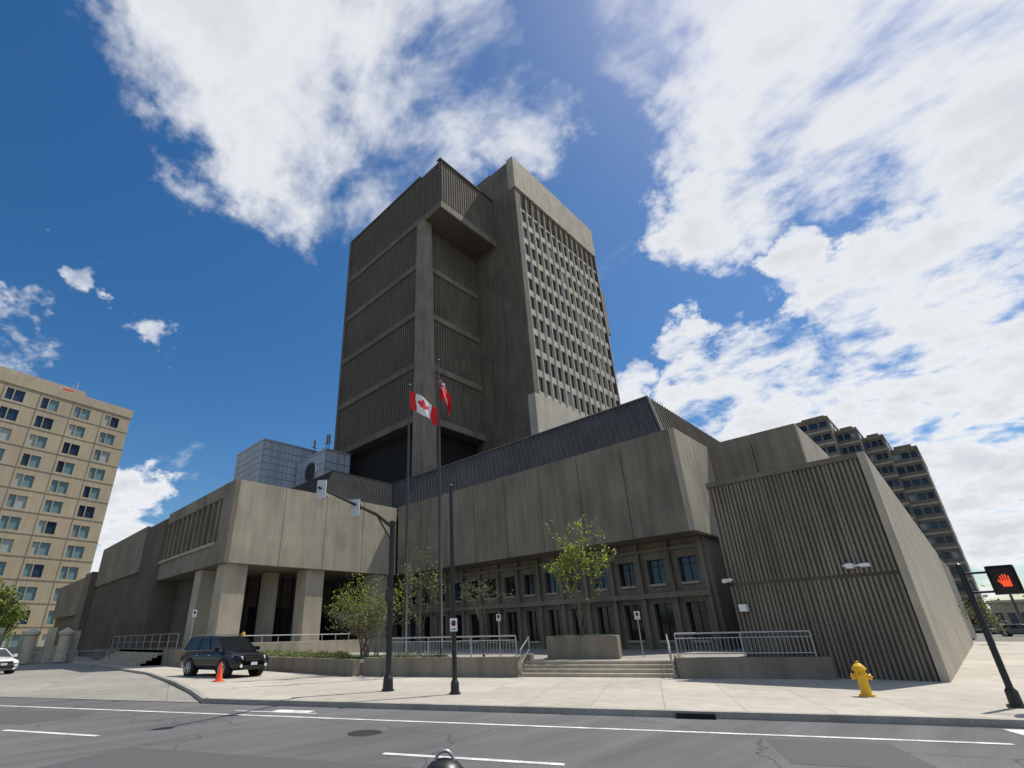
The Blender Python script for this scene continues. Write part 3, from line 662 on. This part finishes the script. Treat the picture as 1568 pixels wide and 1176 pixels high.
    for s in (-1,1):
        d.hexa([(xf-.34,s*.86,hood-.3),(xf+.01,s*.56,hood-.3),(xf-.06,s*.5,hood-.3),(xf-.5,s*.5,hood-.3)],[(xf-.42,s*.87,hood-.12),(xf-.05,s*.6,hood-.14),(xf-.12,s*.5,hood-.14),(xf-.5,s*.5,hood-.12)],LAMP)
        d.box(-L/2-.01,-L/2+.1,s*.7-.12,s*.7+.12,.8,zbelt-.1,TAIL)
        d.tube((xf-.12,s*.62,.48),(xf+.02,s*.62,.48),.07,.07,LAMP,12)
    d.box(xf-.1,xf+.02,-.46,.46,hood-.36,hood-.14,BLACK)
    for k in range(3): d.box(xf,xf+.03,-.46,.46,hood-.34+k*.075,hood-.32+k*.075,CHR)
    d.box(xf-.1,xf+.025,-.55,.55,.32,.5,TYRE);d.box(xf+.02,xf+.04,-.16,.16,.5,.62,PL)
    d.build('trim',e)
    e.location=loc;e.rotation_euler=(0,0,heading);return e
car('black_suv',(10.5,26.6,0),radians(-80),CARB)
car('white_car',(3.0,45.2,-.1),radians(-72),CARW,False)
car('grey_car',(100,-1.0,-.15),radians(-100),CARG,False)
car('white_car',(118,.6,-.15),radians(-100),CARW,False)
# ---------------------------------------------------------------- light
SAZ,SEL=-18,62
sv=Vector((cos(radians(SEL))*cos(radians(SAZ)),cos(radians(SEL))*sin(radians(SAZ)),sin(radians(SEL))))
sl=bpy.data.lights.new('sun','SUN');sl.energy=4.7;sl.angle=radians(.53);sl.color=(1,.94,.85)
so=bpy.data.objects.new('sun',sl);so.rotation_euler=(-sv).to_track_quat('-Z','Y').to_euler();C.objects.link(so)
w=bpy.data.worlds.new('World');bpy.context.scene.world=w;w.use_nodes=True;T=w.node_tree;NN=T.nodes;LL=T.links;NN.clear()
def nd(t,**k):
    n=NN.new(t)
    for a,b in k.items(): setattr(n,a,b)
    return n
def mth(op,a,b=None,c=None,clamp=False):
    n=nd('ShaderNodeMath',operation=op,use_clamp=clamp)
    for i,v in enumerate((a,b,c)):
        if v is None: continue
        if isinstance(v,(int,float)): n.inputs[i].default_value=v
        else: LL.new(v,n.inputs[i])
    return n.outputs[0]
sky=nd('ShaderNodeTexSky',sky_type='NISHITA');sky.sun_disc=False;sky.sun_elevation=radians(SEL);sky.sun_rotation=radians(90-SAZ);sky.ozone_density=2.5;sky.air_density=1.0;sky.dust_density=.5
tc=nd('ShaderNodeTexCoord');dirn=nd('ShaderNodeVectorMath',operation='NORMALIZE');LL.new(tc.outputs['Generated'],dirn.inputs[0])
sp=nd('ShaderNodeSeparateXYZ');LL.new(dirn.outputs[0],sp.inputs[0])
den=mth('ADD',mth('MAXIMUM',sp.outputs[2],0),.22)
cx_=mth('DIVIDE',sp.outputs[0],den);cy_=mth('DIVIDE',sp.outputs[1],den)
cb=nd('ShaderNodeCombineXYZ');LL.new(cx_,cb.inputs[0]);LL.new(cy_,cb.inputs[1])
def noise(vec,scale,detail,rough,dist=0,loc=(0,0,0),sc=(1,1,1),rot=0,dim='2D',out=0):
    mp=nd('ShaderNodeMapping');mp.inputs['Location'].default_value=loc;mp.inputs['Scale'].default_value=sc;mp.inputs['Rotation'].default_value=(0,0,rot);LL.new(vec,mp.inputs['Vector'])
    n=nd('ShaderNodeTexNoise',noise_dimensions=dim);n.inputs['Scale'].default_value=scale;n.inputs['Detail'].default_value=detail;n.inputs['Roughness'].default_value=rough;n.inputs['Distortion'].default_value=dist
    LL.new(mp.outputs[0],n.inputs['Vector']);return n.outputs[out]
n1=noise(cb.outputs[0],2.7,6,.58,.25,(3,1,0),(1,.75,1),.6);n2=noise(cb.outputs[0],10,4,.6,.2,(1,7,0),(1,.6,1),.6)
n3=noise(dirn.outputs[0],11,5,.6,.2,(2,5,1),(1,1,1.9),0,'3D')
wn=noise(dirn.outputs[0],9,5,.62,0,(4,4,4),(1,1,1.3),0,'3D','Color')
ws=nd('ShaderNodeVectorMath',operation='SUBTRACT');LL.new(wn,ws.inputs[0]);ws.inputs[1].default_value=(.5,.5,.5)
wm=nd('ShaderNodeVectorMath',operation='SCALE');LL.new(ws.outputs[0],wm.inputs[0]);wm.inputs['Scale'].default_value=.26
wa=nd('ShaderNodeVectorMath',operation='ADD');LL.new(dirn.outputs[0],wa.inputs[0]);LL.new(wm.outputs[0],wa.inputs[1])
wd_=nd('ShaderNodeVectorMath',operation='NORMALIZE');LL.new(wa.outputs[0],wd_.inputs[0])
blobs=[(84,57,8,.7),(73,58,11,.9),(57,61,11,.95),(45,61,8,.85),(64,51.5,9.5,.9),(54,51,8,.85),(32,53.5,5.5,.7),(76,53,8,.75),(59,45,5,.5),
(-1.4,48.5,8.5,1.0),(-8.7,44,9,1.1),(-15,40,9,1.1),(-4.4,41.5,6.5,.85),(13,56.5,4.5,.65),(-18,52,16,1),(8.5,39.8,5.5,.9),(-8,34.5,4,.7),(-13,34,6,.8),(3.1,31.6,3.0,.9),(16.2,29.4,2.6,.9),(15.2,26.5,2.0,.8),
(1.2,27,4.5,.85),(-7.5,25,6.5,.9),(11,23,5.5,.95),(.9,20.5,6.5,.95),(-5,17,7.5,.95),(-1,10.5,8,1.0),(22.5,25,2.6,.75),(17,22,3,.7),
(89.2,32.2,2.0,.62),(81.5,28.5,2.2,.62),(79.2,10.3,4.5,.9),(92,23,4,.7),(-50,40,25,.9),(140,40,25,.7),(-130,35,28,.8)]
msk=None
for az,el,rad,wt in blobs:
    az,el=radians(az),radians(el);v=(cos(el)*cos(az),cos(el)*sin(az),sin(el))
    dp=nd('ShaderNodeVectorMath',operation='DOT_PRODUCT');LL.new(wd_.outputs[0],dp.inputs[0]);dp.inputs[1].default_value=v
    mr=nd('ShaderNodeMapRange',interpolation_type='SMOOTHSTEP');mr.inputs[1].default_value=cos(radians(rad*1.6));mr.inputs[2].default_value=1;mr.inputs[3].default_value=0;mr.inputs[4].default_value=wt
    LL.new(dp.outputs['Value'],mr.inputs[0])
    msk=mr.outputs[0] if msk is None else mth('SMOOTH_MAX',msk,mr.outputs[0],.12)
low=mth('SUBTRACT',1.15,mth('MULTIPLY',sp.outputs[2],1.7),clamp=True)
dn=mth('ADD',mth('ADD',mth('MULTIPLY',mth('SUBTRACT',n1,.5),mth('SUBTRACT',2.5,low)),mth('MULTIPLY',mth('SUBTRACT',n2,.5),1.0)),mth('MULTIPLY',mth('SUBTRACT',n3,.5),mth('MULTIPLY',low,4.2)))
den_=mth('ADD',msk,mth('MULTIPLY',dn,mth('ADD',mth('MULTIPLY',msk,.45),.42)))
cr=nd('ShaderNodeMapRange',interpolation_type='SMOOTHSTEP');cr.inputs[1].default_value=.36;LL.new(den_,cr.inputs[0]);LL.new(mth('SUBTRACT',1.08,mth('MULTIPLY',low,.25)),cr.inputs[2])
shade=nd('ShaderNodeMapRange');shade.inputs[1].default_value=.7;shade.inputs[2].default_value=1.5;shade.inputs[3].default_value=1;shade.inputs[4].default_value=.35;LL.new(den_,shade.inputs[0])
cc=nd('ShaderNodeMix',data_type='RGBA');cc.inputs[6].default_value=(.58,.62,.67,1);cc.inputs[7].default_value=(.97,.98,1,1);LL.new(shade.outputs[0],cc.inputs[0])
b1=nd('ShaderNodeBackground');b1.inputs[1].default_value=.108;b2=nd('ShaderNodeBackground');b2.inputs[1].default_value=.95
hs=nd('ShaderNodeHueSaturation');hs.inputs['Saturation'].default_value=1.33;LL.new(sky.outputs[0],hs.inputs['Color'])
LL.new(hs.outputs[0],b1.inputs[0]);LL.new(cc.outputs[2],b2.inputs[0])
ms=nd('ShaderNodeMixShader');LL.new(mth('MULTIPLY',cr.outputs[0],.96),ms.inputs[0]);LL.new(b1.outputs[0],ms.inputs[1]);LL.new(b2.outputs[0],ms.inputs[2])
ow=nd('ShaderNodeOutputWorld');LL.new(ms.outputs[0],ow.inputs[0])
w.cycles.sampling_method='MANUAL';w.cycles.sample_map_resolution=256
# ---------------------------------------------------------------- camera
a_,b_,r_=radians(45.54),radians(23.76),radians(-1.26)
F=Vector((cos(b_)*cos(a_),cos(b_)*sin(a_),sin(b_)));R0=Vector((sin(a_),-cos(a_),0));U0=R0.cross(F)
R=cos(r_)*R0+sin(r_)*U0;Uu=-sin(r_)*R0+cos(r_)*U0
cam=bpy.data.cameras.new('camera');cam.sensor_width=36;cam.lens=757/1568*36;cam.shift_x=93.5/1568;cam.shift_y=49.3/1568;cam.clip_end=5000;cam.clip_start=.05
co_=bpy.data.objects.new('camera',cam);C.objects.link(co_)
M=Matrix(((R.x,Uu.x,-F.x,0),(R.y,Uu.y,-F.y,0),(R.z,Uu.z,-F.z,1.6),(0,0,0,1)));co_.matrix_world=M
S=bpy.context.scene;S.camera=co_
S.view_settings.view_transform='Standard';S.view_settings.look='None';S.view_settings.exposure=0
